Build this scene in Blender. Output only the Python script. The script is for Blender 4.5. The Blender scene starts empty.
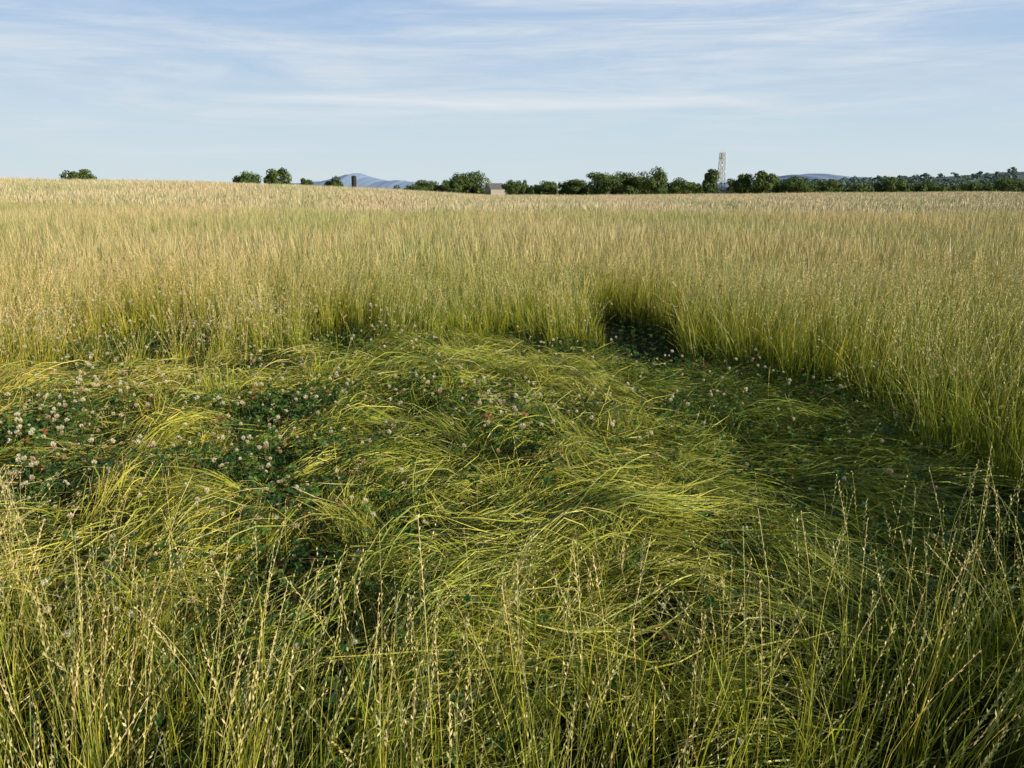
import bpy, math, numpy as np
from mathutils import Vector, Matrix, Euler
S=bpy.context.scene
try:
    S.view_settings.view_transform='Standard'; S.view_settings.look='None'; S.view_settings.exposure=0
except Exception: pass
R=np.random.default_rng(7)
CAMH=1.7; PITCH=math.radians(13.6); F=803.0
SUN_EL=math.radians(17); SUN_AZ=math.radians(120)

# ------------------------------------------------------------------ helpers
def mk_mesh(name,V,Q,mats,col=None,midx=None,smooth=False):
    V=np.asarray(V,dtype=np.float32).reshape(-1,3); Q=np.asarray(Q,dtype=np.int32).reshape(-1,4)
    me=bpy.data.meshes.new(name)
    me.vertices.add(len(V)); me.vertices.foreach_set('co',V.ravel())
    me.loops.add(Q.size); me.loops.foreach_set('vertex_index',Q.ravel())
    me.polygons.add(len(Q))
    me.polygons.foreach_set('loop_start',np.arange(len(Q),dtype=np.int32)*4)
    if midx is not None: me.polygons.foreach_set('material_index',np.asarray(midx,dtype=np.int32))
    me.polygons.foreach_set('use_smooth',np.full(len(Q),smooth))
    if col is not None:
        ca=me.color_attributes.new('Col','FLOAT_COLOR','POINT')
        c=np.ones((len(V),4),dtype=np.float32); c[:,:3]=col
        ca.data.foreach_set('color',c.ravel())
    for m in mats: me.materials.append(m)
    me.update(calc_edges=True)
    return me
def link(name,me):
    o=bpy.data.objects.new(name,me); S.collection.objects.link(o); return o

def noise2(x,y,s=0.0):
    return (np.sin(1.9*x+0.7*y+1.3+s)+np.sin(-1.1*x+2.3*y+4.1+2*s)+np.sin(3.7*x-2.1*y+0.5+3*s)*0.6+np.sin(2.9*x+4.3*y+2.2-s)*0.5)/3.1

def terrain(x,y):
    x=np.asarray(x,float); y=np.asarray(y,float)
    f=np.where(x<-3,2.5*(1-np.exp(-(-x-3)/26.0)),0.0)
    def ss(a,b,v):
        t=np.clip((v-a)/(b-a),0,1); return t*t*(3-2*t)
    g=ss(12,93,y)*(1-ss(100,190,y))
    fr=np.where(x>10,0.55*ss(10,80,x),0.0)
    z=(f*g)+fr*ss(20,120,y)*(1-ss(150,240,y))
    z=z-0.9*ss(155,230,np.sqrt(x*x+y*y))
    z=z+0.10*np.sin(x*0.21+1)*np.sin(y*0.17)*ss(12,30,y)
    return z
def notches(x,y):
    e3=((x-1.36)/0.42)**2+((y-8.8)/1.7)**2
    e4=((x+3.6)/0.75)**2+((y-7.9)/0.75)**2
    e5=((x+1.75)/0.38)**2+((y-8.3)/0.75)**2
    e6=((x-0.1)/0.3)**2+((y-8.2)/0.45)**2
    return np.minimum(np.minimum(e3,e4),np.minimum(e5,e6))
def clearing(x,y):
    """<1 inside the flattened hollow"""
    x=np.asarray(x,float); y=np.asarray(y,float)
    n=noise2(x*1.1,y*1.1)
    e=((x+0.25)/2.9)**2+((y-5.1)/2.95)**2
    e2=((x+3.3)/1.7)**2+((y-4.9)/1.8)**2
    e7=((x-1.5)/1.15)**2+((y-3.7)/1.3)**2
    m=np.minimum(np.minimum(e,e2),e7)+0.20*n+0.10*np.sin(7*x+3*y)*np.sin(5*y-4*x)+0.06*np.sin(15*x-8*y)*np.sin(13*y+6*x)
    return np.minimum(m,notches(x,y))
def mat_z(x,y):
    c=clearing(x,y)
    k=np.clip((1.05-c)/0.5,0,1)*np.where(notches(x,y)<1,0.2,1)
    k=k*np.interp(x,[0.6,1.3],[1,0.35])
    return terrain(x,y)+k*(0.07+0.08*noise2(x*1.3+3,y*1.5,2.0)+0.06*noise2(x*3.3,y*3.6,1.0))

# ------------------------------------------------------------------ materials
def newmat(name):
    m=bpy.data.materials.new(name); m.use_nodes=True
    nt=m.node_tree; nt.nodes.clear(); return m,nt
def N(nt,t,**k):
    n=nt.nodes.new(t)
    for a,b in k.items(): setattr(n,a,b)
    return n
def ramp(nt,stops):
    r=N(nt,'ShaderNodeValToRGB'); cr=r.color_ramp
    while len(cr.elements)>1: cr.elements.remove(cr.elements[-1])
    cr.elements[0].position=stops[0][0]; cr.elements[0].color=(*stops[0][1],1)
    for p,c in stops[1:]:
        e=cr.elements.new(p); e.color=(*c,1)
    return r
def mixc(nt,f,a,b,bt='MIX'):
    m=N(nt,'ShaderNodeMix',data_type='RGBA',blend_type=bt)
    L=nt.links.new
    for sock,v in ((m.inputs[0],f),(m.inputs[6],a),(m.inputs[7],b)):
        if hasattr(v,'links'): L(v,sock)
        elif isinstance(v,tuple): sock.default_value=(*v,1) if len(v)==3 else v
        else: sock.default_value=v
    return m.outputs[2]
def foliage_out(nt,color,trans=0.12,rough=0.42,spec=0.4,tmul=(1.1,1.1,0.6)):
    L=nt.links.new
    p=N(nt,'ShaderNodeBsdfPrincipled'); p.inputs['Roughness'].default_value=rough
    p.inputs['Specular IOR Level'].default_value=spec
    L(color,p.inputs['Base Color'])
    o=N(nt,'ShaderNodeOutputMaterial')
    if trans<=0: L(p.outputs[0],o.inputs[0]); return
    t=N(nt,'ShaderNodeBsdfTranslucent')
    L(mixc(nt,1.0,color,tmul,'MULTIPLY'),t.inputs['Color'])
    mx=N(nt,'ShaderNodeMixShader'); mx.inputs[0].default_value=trans
    L(p.outputs[0],mx.inputs[1]); L(t.outputs[0],mx.inputs[2]); L(mx.outputs[0],o.inputs[0])

def grass_mat(name,leaf,stem,trans=0.12):
    m,nt=newmat(name); L=nt.links.new
    at=N(nt,'ShaderNodeAttribute',attribute_name='Col')
    sp=N(nt,'ShaderNodeSeparateColor'); L(at.outputs['Color'],sp.inputs[0])
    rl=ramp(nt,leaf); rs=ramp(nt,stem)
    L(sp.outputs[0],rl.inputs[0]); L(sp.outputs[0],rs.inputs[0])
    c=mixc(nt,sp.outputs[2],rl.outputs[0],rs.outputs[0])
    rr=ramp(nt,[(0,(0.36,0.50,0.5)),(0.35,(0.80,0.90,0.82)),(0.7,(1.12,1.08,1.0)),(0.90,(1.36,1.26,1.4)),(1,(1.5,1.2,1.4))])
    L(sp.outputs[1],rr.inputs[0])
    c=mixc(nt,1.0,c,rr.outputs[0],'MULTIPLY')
    g=N(nt,'ShaderNodeNewGeometry'); 
    mp=N(nt,'ShaderNodeMapping'); mp.inputs['Scale'].default_value=(0.16,0.05,0.0); L(g.outputs['Position'],mp.inputs[0])
    nz=N(nt,'ShaderNodeTexNoise'); nz.inputs['Scale'].default_value=1.0; nz.inputs['Detail'].default_value=2; L(mp.outputs[0],nz.inputs[0])
    r3=ramp(nt,[(0.32,(0.80,0.93,0.78)),(0.5,(1,1,1)),(0.68,(1.14,1.05,1.15))]); L(nz.outputs[0],r3.inputs[0])
    c=mixc(nt,1.0,c,r3.outputs[0],'MULTIPLY')
    foliage_out(nt,c,trans)
    return m
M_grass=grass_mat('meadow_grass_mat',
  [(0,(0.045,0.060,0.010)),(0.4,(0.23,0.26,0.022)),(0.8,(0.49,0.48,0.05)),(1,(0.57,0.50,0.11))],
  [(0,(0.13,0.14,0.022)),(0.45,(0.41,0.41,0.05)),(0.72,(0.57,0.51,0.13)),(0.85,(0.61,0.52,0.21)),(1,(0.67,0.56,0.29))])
M_mid=grass_mat('midfield_grass_mat',
  [(0,(0.08,0.10,0.015)),(0.4,(0.28,0.30,0.035)),(0.8,(0.49,0.47,0.08)),(1,(0.57,0.50,0.15))],
  [(0,(0.16,0.17,0.03)),(0.45,(0.43,0.41,0.08)),(0.72,(0.57,0.50,0.18)),(0.85,(0.62,0.52,0.26)),(1,(0.68,0.56,0.34))])
M_far=grass_mat('far_grass_mat',
  [(0,(0.12,0.13,0.02)),(0.5,(0.37,0.35,0.09)),(1,(0.55,0.47,0.20))],
  [(0,(0.22,0.21,0.04)),(0.5,(0.50,0.43,0.17)),(0.75,(0.62,0.52,0.29)),(1,(0.68,0.56,0.38))],0.0)
M_lodged=grass_mat('lodged_grass_mat',
  [(0,(0.10,0.12,0.02)),(0.4,(0.46,0.46,0.06)),(0.8,(0.78,0.70,0.15)),(1,(0.80,0.66,0.24))],
  [(0,(0.48,0.44,0.12)),(0.6,(0.80,0.69,0.28)),(1,(0.74,0.60,0.33))])

def simple_mat(name,col,rough=0.8,var=0.25,scale=2.0):
    m,nt=newmat(name); L=nt.links.new
    g=N(nt,'ShaderNodeNewGeometry')
    nz=N(nt,'ShaderNodeTexNoise'); nz.inputs['Scale'].default_value=scale; nz.inputs['Detail'].default_value=6
    L(g.outputs['Position'],nz.inputs[0])
    lo=tuple(c*(1-var) for c in col); hi=tuple(min(1,c*(1+var)) for c in col)
    r=ramp(nt,[(0.3,lo),(0.7,hi)]); L(nz.outputs[0],r.inputs[0])
    p=N(nt,'ShaderNodeBsdfPrincipled'); p.inputs['Roughness'].default_value=rough
    p.inputs['Specular IOR Level'].default_value=0.2
    L(r.outputs[0],p.inputs['Base Color'])
    o=N(nt,'ShaderNodeOutputMaterial'); L(p.outputs[0],o.inputs[0])
    return m
m,nt=newmat('clover_leaf_mat'); L=nt.links.new
at=N(nt,'ShaderNodeAttribute',attribute_name='Col'); sp=N(nt,'ShaderNodeSeparateColor'); L(at.outputs['Color'],sp.inputs[0])
r=ramp(nt,[(0,(0.03,0.085,0.018)),(0.5,(0.07,0.15,0.03)),(0.9,(0.15,0.23,0.04)),(1,(0.30,0.13,0.05))]); L(sp.outputs[1],r.inputs[0])
foliage_out(nt,r.outputs[0],0.15,0.45,0.35); M_clover=m
m,nt=newmat('clover_flower_mat'); L=nt.links.new
at=N(nt,'ShaderNodeAttribute',attribute_name='Col'); sp=N(nt,'ShaderNodeSeparateColor'); L(at.outputs['Color'],sp.inputs[0])
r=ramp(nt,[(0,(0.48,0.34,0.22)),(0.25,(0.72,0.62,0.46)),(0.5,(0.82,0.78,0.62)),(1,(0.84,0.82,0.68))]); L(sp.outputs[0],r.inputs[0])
oi=N(nt,'ShaderNodeObjectInfo'); r2=ramp(nt,[(0,(0.70,0.50,0.40)),(0.2,(0.92,0.80,0.74)),(0.4,(1,1,0.98)),(1,(1,1,1))]); L(oi.outputs['Random'],r2.inputs[0])
c=mixc(nt,1.0,r.outputs[0],r2.outputs[0],'MULTIPLY')
c=mixc(nt,sp.outputs[2],(0.12,0.18,0.03),c)
foliage_out(nt,c,0.2,0.6,0.2,(1,1,1)); M_flower=m
def tree_mat(name,a,b,c3):
    m,nt=newmat(name); L=nt.links.new
    at=N(nt,'ShaderNodeAttribute',attribute_name='Col'); sp=N(nt,'ShaderNodeSeparateColor'); L(at.outputs['Color'],sp.inputs[0])
    r=ramp(nt,[(0,a),(0.5,b),(1,c3)]); L(sp.outputs[1],r.inputs[0])
    foliage_out(nt,r.outputs[0],0.22,0.6,0.15); return m
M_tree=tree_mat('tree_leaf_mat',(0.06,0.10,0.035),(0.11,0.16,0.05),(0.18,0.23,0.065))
M_wood=tree_mat('hazy_wood_mat',(0.13,0.19,0.20),(0.16,0.225,0.22),(0.20,0.27,0.24))  # leaf greens with distance haze painted in
M_bark=simple_mat('bark_mat',(0.09,0.07,0.05),0.9,0.3,3)
m,nt=newmat('field_ground_mat'); L=nt.links.new
g=N(nt,'ShaderNodeNewGeometry')
n1=N(nt,'ShaderNodeTexNoise'); n1.inputs['Scale'].default_value=9; n1.inputs['Detail'].default_value=8; L(g.outputs['Position'],n1.inputs[0])
n2=N(nt,'ShaderNodeTexNoise'); n2.inputs['Scale'].default_value=0.02; n2.inputs['Detail'].default_value=6; L(g.outputs['Position'],n2.inputs[0])
r1=ramp(nt,[(0.3,(0.020,0.025,0.010)),(0.6,(0.042,0.045,0.018)),(0.8,(0.075,0.065,0.035))]); L(n1.outputs[0],r1.inputs[0])
r2=ramp(nt,[(0.35,(0.14,0.15,0.06)),(0.5,(0.28,0.25,0.13)),(0.65,(0.17,0.20,0.08))]); L(n2.outputs[0],r2.inputs[0])
vl=N(nt,'ShaderNodeVectorMath',operation='LENGTH'); L(g.outputs['Position'],vl.inputs[0])
mr=N(nt,'ShaderNodeMapRange'); mr.inputs[1].default_value=30; mr.inputs[2].default_value=150; L(vl.outputs['Value'],mr.inputs[0])
c=mixc(nt,mr.outputs[0],r1.outputs[0],r2.outputs[0])
bp=N(nt,'ShaderNodeBump'); bp.inputs['Distance'].default_value=0.03; L(n1.outputs[0],bp.inputs['Height'])
p=N(nt,'ShaderNodeBsdfPrincipled'); p.inputs['Roughness'].default_value=0.95; p.inputs['Specular IOR Level'].default_value=0.1
L(c,p.inputs['Base Color']); L(bp.outputs[0],p.inputs['Normal'])
o=N(nt,'ShaderNodeOutputMaterial'); L(p.outputs[0],o.inputs[0]); M_ground=m

# ------------------------------------------------------------------ ground sheet
rad=np.concatenate([np.arange(0.1,12,0.11),np.geomspace(12,9000,80)]); na=360
th=np.linspace(0,2*math.pi,na,endpoint=False)
RR,TT=np.meshgrid(rad,th,indexing='ij'); X=RR*np.sin(TT); Y=RR*np.cos(TT); Z=mat_z(X,Y)-0.03
V=np.stack([X,Y,Z],-1).reshape(-1,3); V=np.vstack([V,[[0,0,float(terrain(0,0))-0.03]]])
i=np.arange(len(rad)-1)[:,None]*na; j=np.arange(na)[None,:]; j2=(j+1)%na
Q=np.stack([i+j,i+na+j,i+na+j2,i+j2],-1).reshape(-1,4)
faces=[tuple(q) for q in Q.tolist()]
c0=len(V)-1
faces+=[(c0,k,(k+1)%na) for k in range(na)]
me=bpy.data.meshes.new('ground'); me.from_pydata(V.tolist(),[],faces); me.materials.append(M_ground)
me.polygons.foreach_set('use_smooth',np.ones(len(me.polygons),bool)); me.update()
link('ground',me)

# ------------------------------------------------------------------ grass
def ribbons(P,wvec,W,t,rnd,kind):
    n,s,_=P.shape
    A=P-wvec*W[...,None]*0.5; B=P+wvec*W[...,None]*0.5
    V=np.stack([A,B],2).reshape(-1,3)
    base=(np.arange(n)*s*2)[:,None]+np.arange(s-1)[None,:]*2
    Q=np.stack([base,base+1,base+3,base+2],-1).reshape(-1,4)
    C=np.zeros((n,s,2,3)); C[...,0]=t[None,:,None]; C[...,1]=rnd[:,None,None]; C[...,2]=kind
    return V,Q,C.reshape(-1,3)
def join(parts):
    Vs=[];Qs=[];Cs=[];off=0
    for V,Q,C in parts:
        Vs.append(V);Qs.append(Q+off);Cs.append(C);off+=len(V)
    return np.vstack(Vs),np.vstack(Qs),np.vstack(Cs)
def stand(rng,bx,bz,stem,bias,hs,wl=0.0045,ws=0.0018,spike=14,seg=4,HL=(0.30,0.60),HS=(0.60,0.90),leanmul=1.0,smul=1.0):
    parts=[]
    def curve(sel,h,lean,droop,sg):
        n=len(h); t=np.linspace(0,1,sg+1); d=rng.uniform(0,2*math.pi,n); tt=t[None,:]
        dx=np.cos(d)*lean+bias[sel,0]; dy=np.sin(d)*lean+bias[sel,1]
        ll=np.hypot(dx,dy); droop=np.clip(droop+0.38*np.clip(ll-0.25,0,1.6),0,0.88)
        x=bx[sel,0:1]+dx[:,None]*h[:,None]*tt**1.8
        y=bx[sel,1:2]+dy[:,None]*h[:,None]*tt**1.8
        z=bz[sel][:,None]+h[:,None]*(tt-droop[:,None]*tt**2.6)
        wob=rng.normal(0,0.008,(n,1))*np.sin(tt*6+rng.uniform(0,6,(n,1)))
        return np.stack([x+wob,y-wob,z],-1),t,d
    sel=np.where(~stem)[0]; nl=len(sel)
    if nl:
        h=rng.uniform(*HL,nl)*hs[sel]; lean=np.abs(rng.normal(0.2,0.24,nl))*leanmul; dr=np.clip(lean*0.6+rng.normal(0,0.1,nl),0,0.6)
        P,t,d=curve(sel,h,lean,dr,seg)
        f=rng.uniform(0,math.pi,nl); wv=np.stack([np.cos(f),np.sin(f),0*f],-1)[:,None,:]
        prof=np.interp(t,[0,0.15,0.6,0.9,1],[0.7,1,0.85,0.35,0.03])
        W=prof[None]*(wl*rng.uniform(0.6,1.3,nl))[:,None]
        parts.append(ribbons(P,wv,W,t,rng.random(nl),0.0))
    sel=np.where(stem)[0]; ns=len(sel)
    if ns:
        h=(rng.uniform(*HS,ns)+rng.normal(0,0.05,ns))*hs[sel]; lean=np.abs(rng.normal(0.10,0.18,ns))*leanmul; dr=np.clip(lean*0.45,0,0.35)
        P,t,d=curve(sel,h,lean,dr,seg+1)
        f=rng.uniform(0,math.pi,ns); wv=np.stack([np.cos(f),np.sin(f),0*f],-1)[:,None,:]
        rnd=rng.random(ns)
        if spike:
            W=np.interp(t,[0,1],[1.2,0.6])[None]*np.full((ns,1),ws)
            parts.append(ribbons(P,wv,W,t,rnd,1.0))
            k=spike; hl_=rng.uniform(0.10,0.24,ns)/h; spf=rng.uniform(0.8,1.3,ns)*smul
            for q in range(k):
                tq=1-hl_*(1-(q+0.5)/k)
                idx=tq*(len(t)-1); i0=np.clip(idx.astype(int),0,len(t)-2); fr=(idx-i0)[:,None]
                a=P[np.arange(ns),i0]; b=P[np.arange(ns),i0+1]
                p=a*(1-fr)+b*fr; tang=(b-a); tang/=np.linalg.norm(tang,axis=1,keepdims=True)
                sgn=1 if q%2 else -1
                side=np.stack([np.cos(f),np.sin(f),0*f],-1)*sgn+rng.normal(0,0.25,(ns,3))
                dr_=tang+side*rng.uniform(0.2,0.6,ns)[:,None]; dr_/=np.linalg.norm(dr_,axis=1,keepdims=True)
                ln=(rng.uniform(0.010,0.017,ns)*spf)[:,None]*(1.05-0.4*q/k)
                wd=np.cross(dr_,rng.normal(0,1,(ns,3))); wd/=np.linalg.norm(wd,axis=1,keepdims=True); wd*=ws*1.1
                VV=np.stack([p,p+dr_*ln*0.45+wd,p+dr_*ln,p+dr_*ln*0.45-wd],1).reshape(-1,3)
                CC=np.zeros((ns,4,3)); CC[...,0]=0.88+0.12*rng.random((ns,1)); CC[...,1]=rnd[:,None]; CC[...,2]=1
                parts.append((VV,np.arange(ns*4).reshape(-1,4),CC.reshape(-1,3)))
        else:
            W=np.interp(t,[0,0.7,0.78,0.9,1],[0.9,0.8,2.2,2.0,0.4])[None]*(ws*rng.uniform(0.6,1.3,ns))[:,None]
            parts.append(ribbons(P,wv,W,t,rnd,1.0))
    return join(parts)
def rect(n,x0,x1,y0,y1): return R.uniform(x0,x1,n),R.uniform(y0,y1,n)
def standing_region(name,dens,x0,x1,y0,y1,test,stemfrac,wl,ws,spike,smul=1.0):
    n=int(dens*(x1-x0)*(y1-y0)); x,y=rect(n,x0,x1,y0,y1)
    x=x+0.06*np.sin(17*x+5*y)+0.035*np.sin(31*y-9*x); y=y+0.06*np.sin(19*y-7*x)+0.035*np.sin(27*x+11*y)
    c=clearing(x,y); k=(c>1.0)&test(x,y); x,y,c=x[k],y[k],c[k]; n=len(x)
    edge=np.clip((1.45-c)/0.45,0,1)
    td=np.arctan2(5.2-y,-0.3-x)+noise2(x*1.5,y*1.5,2)*1.2
    wv=noise2(x*0.8,y*0.8,4)*0.24+noise2(x*3.1,y*3.1,7)*0.18; wu=noise2(x*1.7+2,y*1.7,9)*0.22
    cl_=np.clip(noise2(x*3.2,y*3.2,3)+0.2,0,1)
    a=edge*(np.abs(R.normal(0.10,0.28,n))+1.9*cl_*R.random(n))
    right=(x>1.0)&(y<9)
    a=a*np.where(right,0.35,1)
    bias=np.stack([wv+0.05+a*np.cos(td),wu+a*np.sin(td)],-1)
    hs=(0.98+0.10*noise2(x*0.5,y*0.5,1)+0.12*noise2(x*3,y*3,6))*(1-0.14*edge*(~right))*np.where((x>1.4)&(y<9)&(y>2.6),1.14,1)
    V,Q,C=stand(np.random.default_rng(n),np.stack([x,y],-1),terrain(x,y)-0.02,R.random(n)<stemfrac,bias,hs,wl,ws,spike,smul=smul)
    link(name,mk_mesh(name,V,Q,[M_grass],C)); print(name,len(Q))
NEARR=5.6
def t_near(x,y):
    r=np.hypot(x,y); az=np.abs(np.degrees(np.arctan2(x,y)))
    k=(r>0.8)&(r<NEARR)&(az<50)
    fr=(y<3.1)&(x>-1.2)&(x<1.9); k&=~(fr&(R.random(len(x))<0.35))
    return k
def t_mid(x,y):
    r=np.hypot(x,y); az=np.abs(np.degrees(np.arctan2(x,y)))
    return (r>=NEARR)&(y<13)&(az<46)
def t_side(x,y):
    r=np.hypot(x,y); az=np.degrees(np.arctan2(x,y))
    return (r>0.8)&(((az>=50)&(r<NEARR))|((az>=46)&(r>=NEARR)))&(x>0.3)&(x<7)&(y>-2.6)&(y<6)
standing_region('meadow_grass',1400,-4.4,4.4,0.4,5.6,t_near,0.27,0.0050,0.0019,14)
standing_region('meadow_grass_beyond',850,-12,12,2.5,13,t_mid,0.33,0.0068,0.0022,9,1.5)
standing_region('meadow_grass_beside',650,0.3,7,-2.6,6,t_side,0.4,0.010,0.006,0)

x,y=rect(13000,-5.2,2.6,1.8,8.8); c=clearing(x,y)
pr=np.where(y<3.2,0.45,0.0)+np.where((x<-2.0),0.35,0)+np.where((c>0.7)&(c<1),0.4,0)+0.05
pr=pr*np.clip(0.5+noise2(x*2.2,y*2.2,8),0,1)*np.where((x>0.6)&(y>3.3),0.25,1)
k=(c<1)&(R.random(len(x))<pr)&(notches(x,y)>1.1); x,y=x[k],y[k]; n=len(x)
an=noise2(x*1.2,y*1.2,3)*3+R.normal(0,0.6,n); am=np.abs(R.normal(0.5,0.4,n))
V,Q,C=stand(np.random.default_rng(3),np.stack([x,y],-1),mat_z(x,y)-0.03,R.random(n)<0.35,np.stack([am*np.cos(an),am*np.sin(an)],-1),R.uniform(0.5,1.0,n))
link('bent_grass',mk_mesh('bent_grass',V,Q,[M_grass],C))

def blob(x,y,cx,cy,rx,ry): return np.exp(-(((x-cx)/rx)**2+((y-cy)/ry)**2))
def clover_den(x,y):
    d=blob(x,y,-2.7,4.7,1.5,1.2)*1.2+blob(x,y,-1.6,3.8,1.2,0.7)*0.9+blob(x,y,-0.5,5.5,1.7,0.5)*1.1+blob(x,y,-3.6,7.4,1.8,1.0)*0.9+blob(x,y,-1.4,8.0,1.3,0.6)*0.7
    d+=blob(x,y,1.9,7.0,0.9,0.8)*0.6+blob(x,y,2.4,5.6,0.7,1.0)*0.4+blob(x,y,0.2,4.6,0.7,0.35)*0.8+blob(x,y,0.3,7.7,0.9,0.4)*0.7+blob(x,y,-1.2,2.6,1.2,0.6)*0.4
    return np.clip(d,0,1.2)*np.clip(0.55+0.9*noise2(x*2.2,y*2.2,5),0,1.3)

def lodged():
    rng=np.random.default_rng(44); parts=[]
    nc=2800; cx=rng.uniform(-5.4,3.3,nc); cy=rng.uniform(1.8,9.6,nc); c=clearing(cx,cy)
    gaps=np.clip(noise2(cx*3.4,cy*3.9,11)-0.3,0,1)*1.2
    k=(c<1.08)&(notches(cx,cy)>1.25)&(rng.random(nc)>0.68*clover_den(cx,cy)+gaps); cx,cy=cx[k],cy[k]; nc=len(cx)
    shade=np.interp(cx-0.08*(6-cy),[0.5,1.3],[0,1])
    th=0.25+0.9*np.sin(1.1*cx+0.6*cy+0.6)+0.7*np.sin(1.9*cy-0.9*cx+1.0)-0.4*np.clip(cx,0,2)+rng.normal(0,0.6,nc)+np.where(rng.random(nc)<0.3,math.pi,0)
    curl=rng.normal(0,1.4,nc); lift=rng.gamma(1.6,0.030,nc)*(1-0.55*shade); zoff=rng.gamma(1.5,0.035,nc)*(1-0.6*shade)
    per=rng.integers(20,85,nc); K=np.repeat(np.arange(nc),per); n=len(K)
    sg=6; s=np.linspace(0,1,sg+1)
    L_=rng.uniform(0.25,0.8,n)
    head=(th[K]+rng.normal(0,0.22,n))[:,None]+(curl[K]+rng.normal(0,0.6,n))[:,None]*(s[None]-0.3)
    stp=(L_/sg)[:,None]
    wx=rng.normal(0,0.06,n); wy=rng.normal(0,0.07,n)
    bx=cx[K]+wx*np.cos(th[K])-wy*np.sin(th[K])-0.3*np.cos(th[K]); by=cy[K]+wx*np.sin(th[K])+wy*np.cos(th[K])-0.3*np.sin(th[K])
    x=bx[:,None]+np.concatenate([np.zeros((n,1)),np.cumsum(np.cos(head[:,1:])*stp,1)],1)
    y=by[:,None]+np.concatenate([np.zeros((n,1)),np.cumsum(np.sin(head[:,1:])*stp,1)],1)
    top=(lift[K]+rng.gamma(1.5,0.015,n))[:,None]
    z=mat_z(x,y)+zoff[K][:,None]+rng.uniform(-0.03,0.03,(n,1))+top*np.sin(np.pi*np.clip(s[None]*rng.uniform(0.7,1.1,(n,1)),0,1))+0.008*np.sin(s[None]*9+rng.uniform(0,6,(n,1)))+(rng.random((n,1))<0.09)*s[None]**2*0.14
    P=np.stack([x,y,z],-1); hm=head.mean(1); roll=rng.normal(0,0.8,n)
    wv=np.stack([-np.sin(hm)*np.cos(roll),np.cos(hm)*np.cos(roll),np.sin(roll)],-1)[:,None,:]
    prof=np.interp(s,[0,0.15,0.6,0.9,1],[0.7,1,0.9,0.4,0.05])
    W=prof[None]*(rng.uniform(0.0025,0.0062,n))[:,None]
    rn=np.clip(rng.random(n)*0.65+rng.random(nc)[K]*0.35,0,1)*(1-0.6*shade[K])  # shade painted into blade tone: darker, greener towards the hollow's right side
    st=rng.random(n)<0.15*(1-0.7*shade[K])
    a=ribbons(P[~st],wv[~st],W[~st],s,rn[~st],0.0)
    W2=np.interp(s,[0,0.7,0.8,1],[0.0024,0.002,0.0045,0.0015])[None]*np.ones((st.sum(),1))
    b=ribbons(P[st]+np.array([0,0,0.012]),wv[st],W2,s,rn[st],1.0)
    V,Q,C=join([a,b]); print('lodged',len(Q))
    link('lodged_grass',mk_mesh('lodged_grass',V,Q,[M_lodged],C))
lodged()

# ------------------------------------------------------------------ instancing
def proto_col(name,builders,mat):
    col=bpy.data.collections.new(name)
    for k,b in enumerate(builders):
        V,Q,C=b
        o=bpy.data.objects.new('%s_variant_%02d'%(name,k),mk_mesh('%s_mesh_%02d'%(name,k),V,Q,[mat],C)); col.objects.link(o)
    return col
def scatter(name,pts,rot,scl,idx,col):
    n=len(pts)
    me=bpy.data.meshes.new(name); me.vertices.add(n); me.vertices.foreach_set('co',np.asarray(pts,np.float32).ravel())
    a=me.attributes.new('rot','FLOAT_VECTOR','POINT'); a.data.foreach_set('vector',np.asarray(rot,np.float32).ravel())
    a=me.attributes.new('scl','FLOAT_VECTOR','POINT'); a.data.foreach_set('vector',np.asarray(scl,np.float32).ravel())
    a=me.attributes.new('idx','INT','POINT'); a.data.foreach_set('value',np.asarray(idx,np.int32))
    ob=link(name,me)
    ng=bpy.data.node_groups.new(name+'_gn','GeometryNodeTree')
    ng.interface.new_socket('Geometry',in_out='INPUT',socket_type='NodeSocketGeometry')
    ng.interface.new_socket('Geometry',in_out='OUTPUT',socket_type='NodeSocketGeometry')
    gi=ng.nodes.new('NodeGroupInput'); go=ng.nodes.new('NodeGroupOutput')
    ci=ng.nodes.new('GeometryNodeCollectionInfo'); ci.inputs['Collection'].default_value=col
    ci.inputs['Separate Children'].default_value=True; ci.inputs['Reset Children'].default_value=True
    ip=ng.nodes.new('GeometryNodeInstanceOnPoints'); ip.inputs['Pick Instance'].default_value=True
    def na_(nm,dt):
        k=ng.nodes.new('GeometryNodeInputNamedAttribute'); k.data_type=dt; k.inputs['Name'].default_value=nm; return k.outputs[0]
    e=ng.nodes.new('FunctionNodeEulerToRotation'); l=ng.links.new
    l(gi.outputs[0],ip.inputs['Points']); l(ci.outputs[0],ip.inputs['Instance'])
    l(na_('idx','INT'),ip.inputs['Instance Index']); l(na_('rot','FLOAT_VECTOR'),e.inputs[0]); l(e.outputs[0],ip.inputs['Rotation'])
    l(na_('scl','FLOAT_VECTOR'),ip.inputs['Scale']); l(ip.outputs[0],go.inputs[0])
    md=ob.modifiers.new('scatter','NODES'); md.node_group=ng
    return ob
def square_tile(seed,size,dens,stemfrac,wl,ws,seg):
    rng=np.random.default_rng(seed); n=int(size*size*dens); b=rng.uniform(-size/2,size/2,(n,2))
    st=rng.random(n)<stemfrac
    k=2*math.pi/size
    w_=np.sin(b[:,0]*k*2+seed)*np.sin(b[:,1]*k+seed*2)
    bias=np.stack([0.16*w_,0.16*np.sin(b[:,1]*k*2+1)],-1)
    hs=1+0.10*np.sin(b[:,0]*k*2)*np.sin(b[:,1]*k*3+seed)+rng.normal(0,0.07,n)
    return stand(rng,b,np.full(n,-0.02),st,bias,hs,wl,ws,0,seg)
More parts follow.
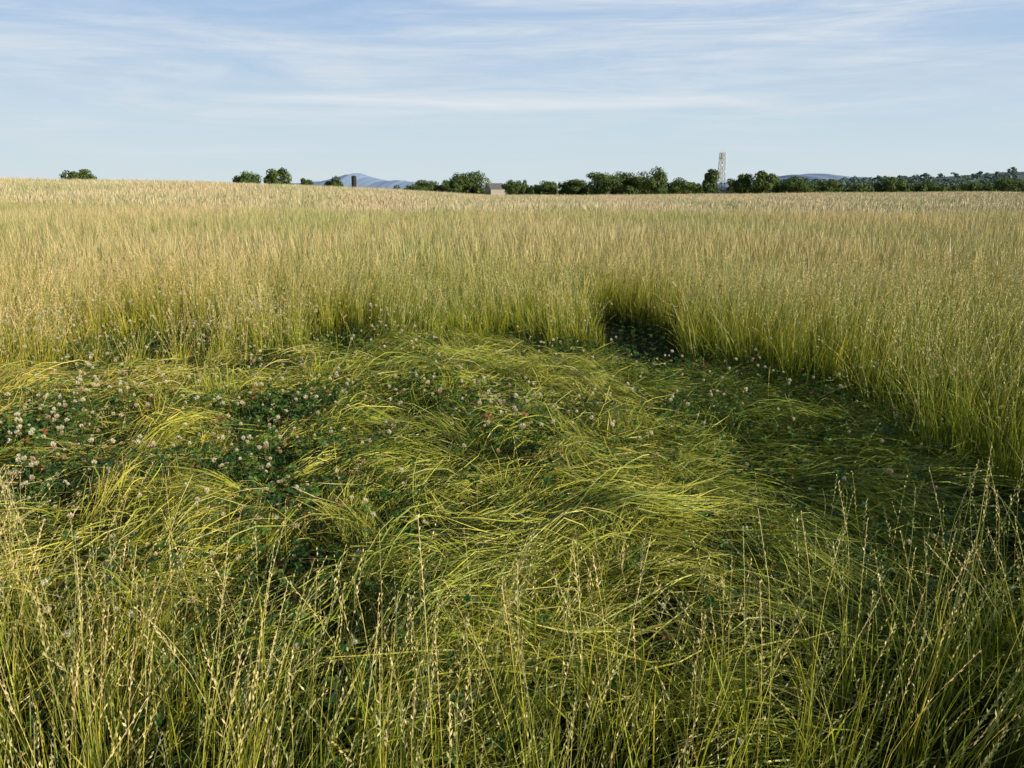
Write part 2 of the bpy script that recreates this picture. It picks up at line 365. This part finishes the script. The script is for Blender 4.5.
def tiles(name,size,y0,y1,az,col,nv,rmax=1e9):
    xs=np.arange(-160,160,size)+size/2; ys=np.arange(y0,y1,size)+size/2
    X,Y=np.meshgrid(xs,ys); X=X.ravel(); Y=Y.ravel()
    k=(np.abs(X)<Y*math.tan(math.radians(az))+size)&(np.hypot(X,Y)<rmax); X,Y=X[k],Y[k]; n=len(X)
    e=size*0.45
    dzx=(terrain(X+e,Y)-terrain(X-e,Y))/(2*e); dzy=(terrain(X,Y+e)-terrain(X,Y-e))/(2*e)
    rot=[]
    for k in range(n):
        nrm=Vector((-dzx[k],-dzy[k],1)).normalized()
        q=Vector((0,0,1)).rotation_difference(nrm).to_matrix()@Matrix.Rotation(R.integers(0,4)*math.pi/2,3,'Z'); rot.append(tuple(q.to_euler('XYZ')))
    hs=0.98+0.07*noise2(X*0.3,Y*0.2,1)
    scatter(name,np.stack([X,Y,terrain(X,Y)],-1),np.array(rot),np.stack([np.full(n,1.02),np.full(n,1.02),hs],-1),R.integers(0,nv,n),col); print(name,n)
col_mid=proto_col('mid_grass_tile',[square_tile(200+k,2.0,470,0.48,0.0085,0.0042,3) for k in range(8)],M_mid)
tiles('midfield_grass',2.0,13,41,45,col_mid,8)
col_far=proto_col('far_grass_tile',[square_tile(300+k,5.0,120,0.6,0.016,0.012,3) for k in range(6)],M_far)
tiles('far_field_grass',5.0,41,156,43,col_far,6,175)

# ---- clover
def clover_mesh():
    rng=np.random.default_rng(55); parts=[]
    x,y=rng.uniform(-5.6,3.4,150000),rng.uniform(1.6,9.6,150000)
    k=rng.random(len(x))<clover_den(x,y)*0.58+0.05*(clearing(x,y)<1); x,y=x[k],y[k]; n=len(x)
    c=np.stack([x,y,mat_z(x,y)+rng.uniform(0.04,0.24,n)],-1)
    nrm=np.stack([rng.normal(0,0.4,n),rng.normal(0,0.4,n),np.ones(n)],-1); nrm/=np.linalg.norm(nrm,axis=1,keepdims=True)
    rd=rng.random(n); base=rng.uniform(0,6.283,n); S_=rng.uniform(0.013,0.025,n)[:,None]
    for k in range(3):
        b=base+k*2.094
        u=np.stack([np.cos(b),np.sin(b),0*b],-1); u-=nrm*(u*nrm).sum(1,keepdims=True); u/=np.linalg.norm(u,axis=1,keepdims=True)
        v=np.cross(nrm,u); tip=c+u*S_*1.25-nrm*S_*0.12
        for sg in (1,-1):
            a1=c+u*S_*0.45+v*sg*S_*0.48+nrm*S_*0.14; a2=c+u*S_*1.12+v*sg*S_*0.46+nrm*S_*0.10
            VV=np.stack([c,a1,a2,tip],1).reshape(-1,3); CC=np.zeros((n,4,3)); CC[...,1]=rd[:,None]
            parts.append((VV,np.arange(n*4).reshape(-1,4),CC.reshape(-1,3)))
    t=np.linspace(0,1,2)
    root=c+np.stack([rng.normal(0,0.03,n),rng.normal(0,0.03,n),-rng.uniform(0.08,0.2,n)],-1)
    P=root[:,None]*(1-t)[None,:,None]+c[:,None]*t[None,:,None]
    parts.append(ribbons(P,np.tile(np.array([[[0.7,0.7,0]]]),(n,1,1)),np.full((n,2),0.0016),t,rd*0.8,0))
    V,Q,C=join(parts); print('clover',len(Q)); link('clover_plants',mk_mesh('clover_plants',V,Q,[M_clover],C))
clover_mesh()
def clover_flower(rng):
    parts=[]; n=56; Rr=0.0145
    i=np.arange(n)+0.5; ph=np.arccos(1-2*i/n*0.93); tt=math.pi*(1+5**0.5)*i
    d=np.stack([np.cos(tt)*np.sin(ph),np.sin(tt)*np.sin(ph),np.cos(ph)],-1)+rng.normal(0,0.08,(n,3))
    d/=np.linalg.norm(d,axis=1,keepdims=True)
    s=np.cross(d,rng.normal(0,1,(n,3))); s/=np.linalg.norm(s,axis=1,keepdims=True)
    w=Rr*0.22; ln=Rr*rng.uniform(0.85,1.12,(n,1)); up=np.array([0,0,0.25*Rr])
    VV=np.stack([d*Rr*0.2,d*ln*0.65+s*w,d*ln+up,d*ln*0.65-s*w],1).reshape(-1,3)
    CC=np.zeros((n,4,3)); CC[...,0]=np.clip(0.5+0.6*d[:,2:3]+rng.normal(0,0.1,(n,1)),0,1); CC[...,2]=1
    parts.append((VV,np.arange(n*4).reshape(-1,4),CC.reshape(-1,3)))
    t=np.linspace(0,1,4); q=rng.normal(0,0.03,2)
    P=np.stack([q[0]*(1-t)**2,q[1]*(1-t)**2,-0.18*(1-t)],-1)[None]
    for v in ((1,0,0),(0,1,0)):
        parts.append(ribbons(P,np.array([[v]],float),np.full((1,4),0.0018),t,np.array([0.4]),0))
    return join(parts)
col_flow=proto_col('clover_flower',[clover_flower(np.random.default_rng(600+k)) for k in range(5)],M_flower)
x,y=rect(26000,-6.4,3.8,1.2,10); keep=(R.random(len(x))<clover_den(x,y)*0.42+0.018+0.10*((x<-1.5)&(y>6.5))+0.055*(x<-2)); keep&=(notches(x,y)>1.0)|(R.random(len(x))<0.3)
keep&=(y>2.9)|(R.random(len(x))<np.where(x<-1,0.6,0.3)); keep&=(x<0.8)|(R.random(len(x))<0.6)
x,y=x[keep],y[keep]; n=len(x)
c=clearing(x,y)
zz=mat_z(x,y)+np.where(c<1,R.uniform(0.14,0.32,n),R.uniform(0.25,0.62,n)); s_=R.uniform(0.5,1.15,n)*np.interp(y,[2,4],[0.75,1])
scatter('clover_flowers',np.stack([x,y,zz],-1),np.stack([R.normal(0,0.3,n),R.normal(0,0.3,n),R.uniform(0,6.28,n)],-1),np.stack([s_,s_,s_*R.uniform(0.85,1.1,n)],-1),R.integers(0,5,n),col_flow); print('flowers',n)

# ------------------------------------------------------------------ trees
def crown(rng,cx,cy,cz,rx,ry,rz,nl,ncard,size):
    lc=rng.normal(0,1,(nl,3)); lc/=np.linalg.norm(lc,axis=1,keepdims=True); lc*=rng.uniform(0.25,0.72,(nl,1))
    lr=rng.uniform(0.26,0.46,nl)
    k=rng.integers(0,nl,ncard); d=rng.normal(0,1,(ncard,3)); d/=np.linalg.norm(d,axis=1,keepdims=True)
    rr=lr[k][:,None]*rng.uniform(0.55,1.08,(ncard,1))
    p=(lc[k]+d*rr)*np.array([rx,ry,rz])+np.array([cx,cy,cz])
    u=np.cross(d+rng.normal(0,0.35,(ncard,3)),rng.normal(0,1,(ncard,3))); u/=np.linalg.norm(u,axis=1,keepdims=True)
    v=np.cross(u,d+rng.normal(0,0.35,(ncard,3))); v/=np.linalg.norm(v,axis=1,keepdims=True)
    s=(size*rng.uniform(0.6,1.4,ncard))[:,None]
    VV=np.stack([p-u*s,p-v*s*0.7,p+u*s,p+v*s*0.7],1).reshape(-1,3)
    CC=np.zeros((ncard,4,3)); tone=np.clip(rng.random(nl)*0.6+0.15,0,1)[k]+rng.normal(0,0.14,ncard)
    CC[...,1]=np.clip(tone,0,1)[:,None]
    cent=lc*np.array([rx,ry,rz])+np.array([cx,cy,cz])
    return (VV,np.arange(ncard*4).reshape(-1,4),CC.reshape(-1,3)),cent
def limb(a,b,r0,r1,seg=6):
    a=np.array(a,float); b=np.array(b,float); d=b-a; d/=np.linalg.norm(d)
    u=np.cross(d,[0.3,0.9,0.1]); u/=np.linalg.norm(u); v=np.cross(d,u)
    an=np.linspace(0,2*math.pi,seg,endpoint=False)
    ring=np.cos(an)[:,None]*u+np.sin(an)[:,None]*v
    V=np.vstack([a+ring*r0,b+ring*r1]); k=np.arange(seg); k2=(k+1)%seg
    return V,np.stack([k,k2,k2+seg,k+seg],-1),np.zeros((2*seg,3))
def px2x(px,Y): return (px-512)/F*0.972*Y
def px2h(py,Y): return CAMH+(190-py)/850.0*Y
def tree(name,px,topy,wpx,Y,seed,squash=0.4):
    rng=np.random.default_rng(seed); X=px2x(px,Y); zb=float(terrain(X,Y)); H=px2h(topy,Y)-zb; W=wpx/F*0.972*Y
    rz=H*squash; cz=H-rz*0.98
    cr,cent=crown(rng,0,0,cz,W*0.60,W*0.54,rz*1.08,16,4200,max(0.16,H*0.032))
    parts=[cr]; nc=len(cr[1])
    wood=[limb((0,0,-0.3),(0.1,0,cz*0.75),H*0.035,H*0.022)]
    for k in range(6): wood.append(limb((0.1,0,cz*(0.5+0.04*k)),cent[k],H*0.018,H*0.006))
    V,Q,C=join(parts+wood)
    mi=np.zeros(len(Q),int); mi[nc:]=1
    o=link(name,mk_mesh(name,V,Q,[M_tree,M_bark],C,mi)); o.location=(X,Y,zb)
    return o
T=[(82,167,34,175,.42),(248,169,29,190,.44),(279,168,26,195,.44),(306,178,16,200,.4),(333,176,20,205,.42),
(425,179,34,260,.42),(454,174,22,258,.44),(473,172,34,265,.42),(513,178,20,240,.42),(548,180,26,245,.4),(600,171,46,235,.42),(630,170,40,243,.42),
(655,168,32,228,.44),(682,177,30,240,.4),(711,167,18,262,.45),(740,172,24,238,.44),(763,169,26,235,.45),(795,176,34,250,.42),
(828,180,30,280,.4),(892,176,24,270,.42),(862,182,30,285,.4),(925,181,34,300,.4),(968,182,40,300,.4),(1008,177,30,262,.42),(1045,178,40,280,.4),(-30,176,40,190,.4),(575,179,28,250,.4)]
for k,(a,b,c_,d,e) in enumerate(T):
    tree('broadleaf_tree',a,b,c_,d,900+k,e)
rng=np.random.default_rng(5); parts=[]
for px in np.arange(396,1140,5.5):
    Y=rng.uniform(246,262); jitter=rng.uniform(-3,3)
    if px<500: Y+=14; top=rng.uniform(184,188)
    elif px<800: top=rng.uniform(178,184)
    else: top=rng.uniform(182,187); Y+=20
    if 484<px<508: continue
    X=px2x(px+jitter,Y); H=px2h(top,Y)+0.9; W=rng.uniform(9,17)/F*Y
    cr,_=crown(rng,X,Y,H*0.45-0.9,W*0.6,W*0.5,H*0.6,7,420,0.32); parts.append(cr)
for px in np.arange(290,350,6):
    Y=rng.uniform(205,215); X=px2x(px,Y); H=px2h(rng.uniform(180,184),Y)-float(terrain(X,Y)); W=rng.uniform(9,15)/F*Y
    cr,_=crown(rng,X,Y,H*0.45+float(terrain(X,Y)),W*0.6,W*0.5,H*0.6,7,350,0.25); parts.append(cr)
V,Q,C=join(parts); link('distant_hedgerow',mk_mesh('distant_hedgerow',V,Q,[M_tree],C))
parts=[]
def ridge(px):
    return np.interp(px,[700,760,800,860,930,980,1024,1100],[186,182,179,177,175,172,169,168])
for k in range(330):
    px=rng.uniform(740,1120); t=rng.random()
    rp=ridge(px); top=rp+ (186-rp)*t - rng.uniform(0,2.5)
    Yk=1100-420*t; X=px2x(px,Yk); zt=px2h(top,Yk); W=rng.uniform(8,17)/F*Yk; Hh=W*0.5
    cr,_=crown(rng,X,Yk,zt-Hh*0.5,W*0.5,W*0.5,Hh*0.6,6,150,1.3); parts.append(cr)
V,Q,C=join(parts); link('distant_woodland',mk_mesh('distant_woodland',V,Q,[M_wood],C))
def hill(name,pxs,pys,Y,mat,depth):
    xs=np.linspace(min(pxs),max(pxs),140); ys=np.interp(xs,pxs,pys)+0.35*np.sin(xs*0.31)+0.25*np.sin(xs*0.83+1)+0.15*np.sin(xs*1.9)
    rows=9; V=[]
    for r_ in range(rows):
        f=r_/(rows-1)*2-1
        k=math.cos(f*math.pi/2)**0.8 if abs(f)<1 else 0
        Yr=Y+f*depth
        X=px2x(xs,Y)*(Yr/Y)**0.3
        zt=np.maximum(px2h(ys,Y),-5); V.append(np.stack([X,np.full_like(X,Yr),-6+(zt+6)*k],-1))
    V=np.vstack(V); n_=len(xs)
    i=np.arange(rows-1)[:,None]*n_; j=np.arange(n_-1)[None]
    Q=np.stack([i+j,i+j+1,i+n_+j+1,i+n_+j],-1).reshape(-1,4)
    link(name,mk_mesh(name,V,Q,[mat],smooth=True))
M_h1=simple_mat('hazy_mountain_mat',(0.36,0.49,0.76),1,0.04,0.002)  # aerial haze painted in as a pale blue base colour
M_h2=simple_mat('hazy_hill_mat',(0.38,0.52,0.78),1,0.05,0.004)  # the blue is distance haze put into the surface colour
M_h3=simple_mat('hazy_wooded_hill_mat',(0.18,0.26,0.26),1,0.2,0.02)  # bluish green: some haze mixed into the hill's own green
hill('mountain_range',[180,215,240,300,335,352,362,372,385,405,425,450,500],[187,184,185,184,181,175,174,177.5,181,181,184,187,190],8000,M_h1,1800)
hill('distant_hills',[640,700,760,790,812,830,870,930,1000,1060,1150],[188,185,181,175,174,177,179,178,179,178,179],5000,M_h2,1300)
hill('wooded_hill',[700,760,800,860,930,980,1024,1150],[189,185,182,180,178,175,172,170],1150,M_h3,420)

# ------------------------------------------------------------------ structures
M_steel=simple_mat('galvanised_steel_mat',(0.42,0.42,0.42),0.5,0.1,1)
M_white=simple_mat('antenna_white_mat',(0.62,0.62,0.60),0.8,0.06,0.8)
M_render=simple_mat('house_render_mat',(0.40,0.37,0.33),0.8,0.1,0.8)
M_slate=simple_mat('slate_roof_mat',(0.16,0.16,0.17),0.7,0.2,1.5)
M_dark=simple_mat('dark_cladding_mat',(0.035,0.04,0.045),0.6,0.2,1)
M_glass=simple_mat('window_glass_mat',(0.03,0.035,0.04),0.2,0.1,1)
def box(a,b):
    (x0,y0,z0),(x1,y1,z1)=a,b
    V=np.array([(x0,y0,z0),(x1,y0,z0),(x1,y1,z0),(x0,y1,z0),(x0,y0,z1),(x1,y0,z1),(x1,y1,z1),(x0,y1,z1)],float)
    Q=np.array([(0,3,2,1),(4,5,6,7),(0,1,5,4),(1,2,6,5),(2,3,7,6),(3,0,4,7)])
    return V,Q,np.zeros((8,3))
def part(parent,name,parts,mat):
    V,Q,C=join(parts); me=mk_mesh(name,V,Q,[mat]); o=link(name,me); o.parent=parent; return o
def empty(name,X,Y,z,rz=0):
    e=bpy.data.objects.new(name,None); S.collection.objects.link(e); e.location=(X,Y,z); e.rotation_euler=(0,0,rz); return e
Y=240; X=px2x(720.5,Y); zb=-0.8; H=px2h(150,Y)-zb
e=empty('lattice_mast',X,Y,zb,0.35)
P=[]; nb=9; zs=np.linspace(0,H*0.93,nb+1); hw=np.linspace(0.95,0.55,nb+1)
cn=[(-1,-1),(1,-1),(1,1),(-1,1)]
for k in range(nb):
    for q in range(4):
        a=cn[q]; b=cn[(q+1)%4]
        A0=(a[0]*hw[k],a[1]*hw[k],zs[k]); A1=(a[0]*hw[k+1],a[1]*hw[k+1],zs[k+1]); B0=(b[0]*hw[k],b[1]*hw[k],zs[k]); B1=(b[0]*hw[k+1],b[1]*hw[k+1],zs[k+1])
        P.append(limb(A0,A1,0.10,0.10,5)); P.append(limb(A0,B1,0.035,0.035,4)); P.append(limb(B0,A1,0.035,0.035,4)); P.append(limb(A1,B1,0.04,0.04,4))
part(e,'lattice',P,M_steel)
P=[limb((0,0,H*0.8),(0,0,H*1.0),0.06,0.05,6)]
for q,(ax,ay) in enumerate([(-0.85,-0.3),(0.85,-0.3),(0.1,0.85)]):
    P.append(box((ax-0.13,ay-0.1,H*0.80),(ax+0.13,ay+0.1,H*0.95))); P.append(limb((ax*0.5,ay*0.5,H*0.87),(ax,ay,H*0.87),0.04,0.04,4))
part(e,'antenna_panels',P,M_white)
P=[]
for zc,ax in ((H*0.68,-0.6),(H*0.55,0.6)):
    an=np.linspace(0,2*math.pi,12,endpoint=False); ring=[(ax+0.3*math.cos(t),-0.95,zc+0.3*math.sin(t)) for t in an]; ring2=[(ax+0.2*math.cos(t),-0.75,zc+0.2*math.sin(t)) for t in an]
    V=np.array(ring+ring2); k=np.arange(12); k2=(k+1)%12
    P.append((V,np.stack([k,k2,k2+12,k+12],-1),np.zeros((24,3)))); P.append((V,np.array([[0,1,2,3],[0,3,4,5],[0,5,6,7],[0,7,8,9],[0,9,10,11]]),np.zeros((24,3))))
part(e,'microwave_dishes',P,M_white)
part(e,'equipment_cabin',[box((1.6,-1,0),(3.2,1.2,2.1)),box((1.5,-1.1,2.1),(3.3,1.3,2.3))],M_render)
Y=300; X=px2x(495,Y); zb=-0.9
e=empty('farmhouse',X,Y,zb,math.radians(-62))
w,d_,h,rh=2.5,2.9,3.0,1.7
gv=np.array([(-w,-d_,0),(w,-d_,0),(w,-d_,h),(-w,-d_,h),(0,-d_,h+rh),(-w,d_,0),(w,d_,0),(w,d_,h),(-w,d_,h),(0,d_,h+rh)],float)
me=bpy.data.meshes.new('walls'); me.from_pydata(gv.tolist(),[],[(0,1,2,4,3),(6,5,8,9,7),(1,6,7,2),(5,0,3,8)]); me.materials.append(M_render)
o=link('walls',me); o.parent=e
o_=0.3
def slab(sx):
    a=np.array([(sx*(w+o_),-d_-o_,h-0.22),(0,-d_-o_,h+rh+0.04),(0,d_+o_,h+rh+0.04),(sx*(w+o_),d_+o_,h-0.22)],float)
    b=a+np.array([0,0,0.18]); V=np.vstack([a,b]); Q=np.array([(0,1,2,3),(4,5,6,7),(0,1,5,4),(1,2,6,5),(2,3,7,6),(3,0,4,7)]); return V,Q,np.zeros((8,3))
part(e,'roof',[slab(1),slab(-1)],M_slate)
part(e,'chimney',[box((-0.35,-d_+0.3,h+rh-0.4),(0.35,-d_+0.9,h+rh+0.7))],M_render)
part(e,'windows',[box((-1.7,-d_-0.03,1),(-0.9,-d_+0.05,2.1)),box((0.9,-d_-0.03,1),(1.7,-d_+0.05,2.1)),box((-w-0.03,-1.9,1),(-w+0.05,-1.0,2.1)),box((-w-0.03,1.0,1),(-w+0.05,1.9,2.1))],M_glass)
part(e,'door',[box((-w-0.04,-0.45,0),(-w+0.05,0.45,2.05))],M_dark)
Y=230; X=px2x(354.5,Y); zb=float(terrain(X,Y)); H=px2h(176,Y)-zb
e=empty('feed_silo',X,Y,zb)
an=np.linspace(0,2*math.pi,20,endpoint=False)
P=[]
prof=[(0.72,0),(0.72,H-0.35),(0.62,H-0.12),(0.3,H),(0.02,H+0.03)]
V=np.array([(r_*math.cos(t),r_*math.sin(t),z_) for r_,z_ in prof for t in an]); k=np.arange(20); k2=(k+1)%20
P.append((V,np.vstack([np.stack([k+20*q,k2+20*q,k2+20*q+20,k+20*q+20],-1) for q in range(4)]),np.zeros((100,3))))
for q in range(8):
    zz=0.5+q*(H-1)/7; V=np.array([(r_*math.cos(t),r_*math.sin(t),z_) for r_,z_ in ((0.72,zz),(0.76,zz+0.03),(0.72,zz+0.06)) for t in an])
    P.append((V,np.vstack([np.stack([k+20*q2,k2+20*q2,k2+20*q2+20,k+20*q2+20],-1) for q2 in range(2)]),np.zeros((60,3))))
part(e,'tank',P,M_dark)
P=[limb((0.85,-0.35,0),(0.85,-0.35,H),0.03,0.03,4),limb((0.7,-0.6,0),(0.7,-0.6,H),0.03,0.03,4)]
for q in range(14): P.append(limb((0.85,-0.35,0.3+q*H/15),(0.7,-0.6,0.3+q*H/15),0.02,0.02,4))
part(e,'ladder',P,M_steel)

# ------------------------------------------------------------------ sky
w=bpy.data.worlds.new('World'); S.world=w; w.use_nodes=True; nt=w.node_tree; nt.nodes.clear(); L=nt.links.new
sky=N(nt,'ShaderNodeTexSky',sky_type='NISHITA'); sky.sun_disc=False; sky.sun_elevation=SUN_EL; sky.sun_rotation=SUN_AZ
sky.air_density=1.0; sky.dust_density=0.3; sky.ozone_density=1.5
tc=N(nt,'ShaderNodeTexCoord')
sx=N(nt,'ShaderNodeSeparateXYZ'); L(tc.outputs['Generated'],sx.inputs[0])
def MA(op,a,b=None,c=None,clamp=False):
    k=N(nt,'ShaderNodeMath',operation=op); k.use_clamp=clamp
    for i_,v in enumerate((a,b,c)):
        if v is None: continue
        if isinstance(v,(int,float)): k.inputs[i_].default_value=v
        else: L(v,k.inputs[i_])
    return k.outputs[0]
def MR(a,f0,f1,t0,t1):
    k=N(nt,'ShaderNodeMapRange'); k.inputs[1].default_value=f0; k.inputs[2].default_value=f1; k.inputs[3].default_value=t0; k.inputs[4].default_value=t1; L(a,k.inputs[0]); return k.outputs[0]
def skynoise(scale,rot,ns,det,rough,dist):
    mp=N(nt,'ShaderNodeMapping'); mp.inputs['Scale'].default_value=scale; mp.inputs['Rotation'].default_value=(0,math.radians(rot),0); L(tc.outputs['Generated'],mp.inputs[0])
    k=N(nt,'ShaderNodeTexNoise'); k.inputs['Scale'].default_value=ns; k.inputs['Detail'].default_value=det; k.inputs['Roughness'].default_value=rough; k.inputs['Distortion'].default_value=dist
    L(mp.outputs[0],k.inputs[0]); return k.outputs[0]
nA=skynoise((1.6,1.6,13),5,1.4,7,0.62,0.8)
nB=skynoise((2.6,2.6,36),-4.5,1.5,7,0.66,0.8)
rA=ramp(nt,[(0.36,(0,0,0)),(0.52,(0.6,0.6,0.6)),(0.68,(1,1,1))]); L(nA,rA.inputs[0])
rB=ramp(nt,[(0.36,(0.25,0.25,0.25)),(0.62,(1,1,1))]); L(nB,rB.inputs[0])
cl=MA('MULTIPLY',MA('MULTIPLY',rA.outputs[0],rB.outputs[0]),MA('MULTIPLY',MR(sx.outputs[2],0.01,0.12,0.15,1.0),MR(sx.outputs[2],0.22,0.38,1.0,0.0)))
n3=N(nt,'ShaderNodeTexNoise'); n3.inputs['Scale'].default_value=5; n3.inputs['Detail'].default_value=5; L(tc.outputs['Generated'],n3.inputs[0])
zz=MA('SUBTRACT',sx.outputs[2],0.099); zz=MA('ADD',zz,MA('MULTIPLY',sx.outputs[0],0.006)); zz=MA('ADD',zz,MA('MULTIPLY',MA('SUBTRACT',n3.outputs[0],0.5),0.012))
band=MA('SUBTRACT',1.0,MA('DIVIDE',MA('ABSOLUTE',zz),0.008),None,True)
xa=MA('SUBTRACT',1.0,MA('DIVIDE',MA('ABSOLUTE',MA('ADD',sx.outputs[0],0.03)),0.34),None,True); xa=MA('MINIMUM',MA('MULTIPLY',xa,2.5),1.0)
yf=MA('GREATER_THAN',sx.outputs[1],0.0)
band=MA('MULTIPLY',MA('MULTIPLY',band,xa),MA('MULTIPLY',yf,MA('MULTIPLY',nB,1.6)))
hcol=ramp(nt,[(0.0,(0.66,0.77,0.80)),(0.08,(0.57,0.71,0.82)),(0.16,(0.44,0.60,0.81)),(0.23,(0.35,0.52,0.79)),(0.5,(0.08,0.16,0.32))]); L(sx.outputs[2],hcol.inputs[0])
hsc=N(nt,'ShaderNodeVectorMath',operation='SCALE'); L(hcol.outputs[0],hsc.inputs[0]); hsc.inputs['Scale'].default_value=1.0/0.052
base=mixc(nt,MR(sx.outputs[2],0.22,0.32,0.94,0.0),sky.outputs[0],hsc.outputs[0])
col=mixc(nt,MA('MULTIPLY',cl,0.85),base,(14.8,15.6,16.2))
col=mixc(nt,MA('MULTIPLY',band,0.8),col,(15.4,16.0,16.6))
bg=N(nt,'ShaderNodeBackground'); bg.inputs[1].default_value=0.052; L(col,bg.inputs[0])
o=N(nt,'ShaderNodeOutputWorld'); L(bg.outputs[0],o.inputs[0])

sd=Vector((math.sin(SUN_AZ)*math.cos(SUN_EL),math.cos(SUN_AZ)*math.cos(SUN_EL),math.sin(SUN_EL)))
lt=bpy.data.lights.new('sun','SUN'); lt.energy=5.0; lt.angle=math.radians(0.5); lt.color=(1.0,0.92,0.70)
lo=bpy.data.objects.new('sun',lt); S.collection.objects.link(lo); lo.rotation_euler=sd.to_track_quat('Z','Y').to_euler(); lo.location=sd*50

cam=bpy.data.cameras.new('camera'); co=bpy.data.objects.new('camera',cam); S.collection.objects.link(co)
cam.sensor_width=36; cam.lens=36*F/1024; cam.clip_start=0.05; cam.clip_end=20000
co.location=(0,0,CAMH); co.rotation_euler=(math.radians(90)-PITCH,0,0)
S.camera=co
print('done')
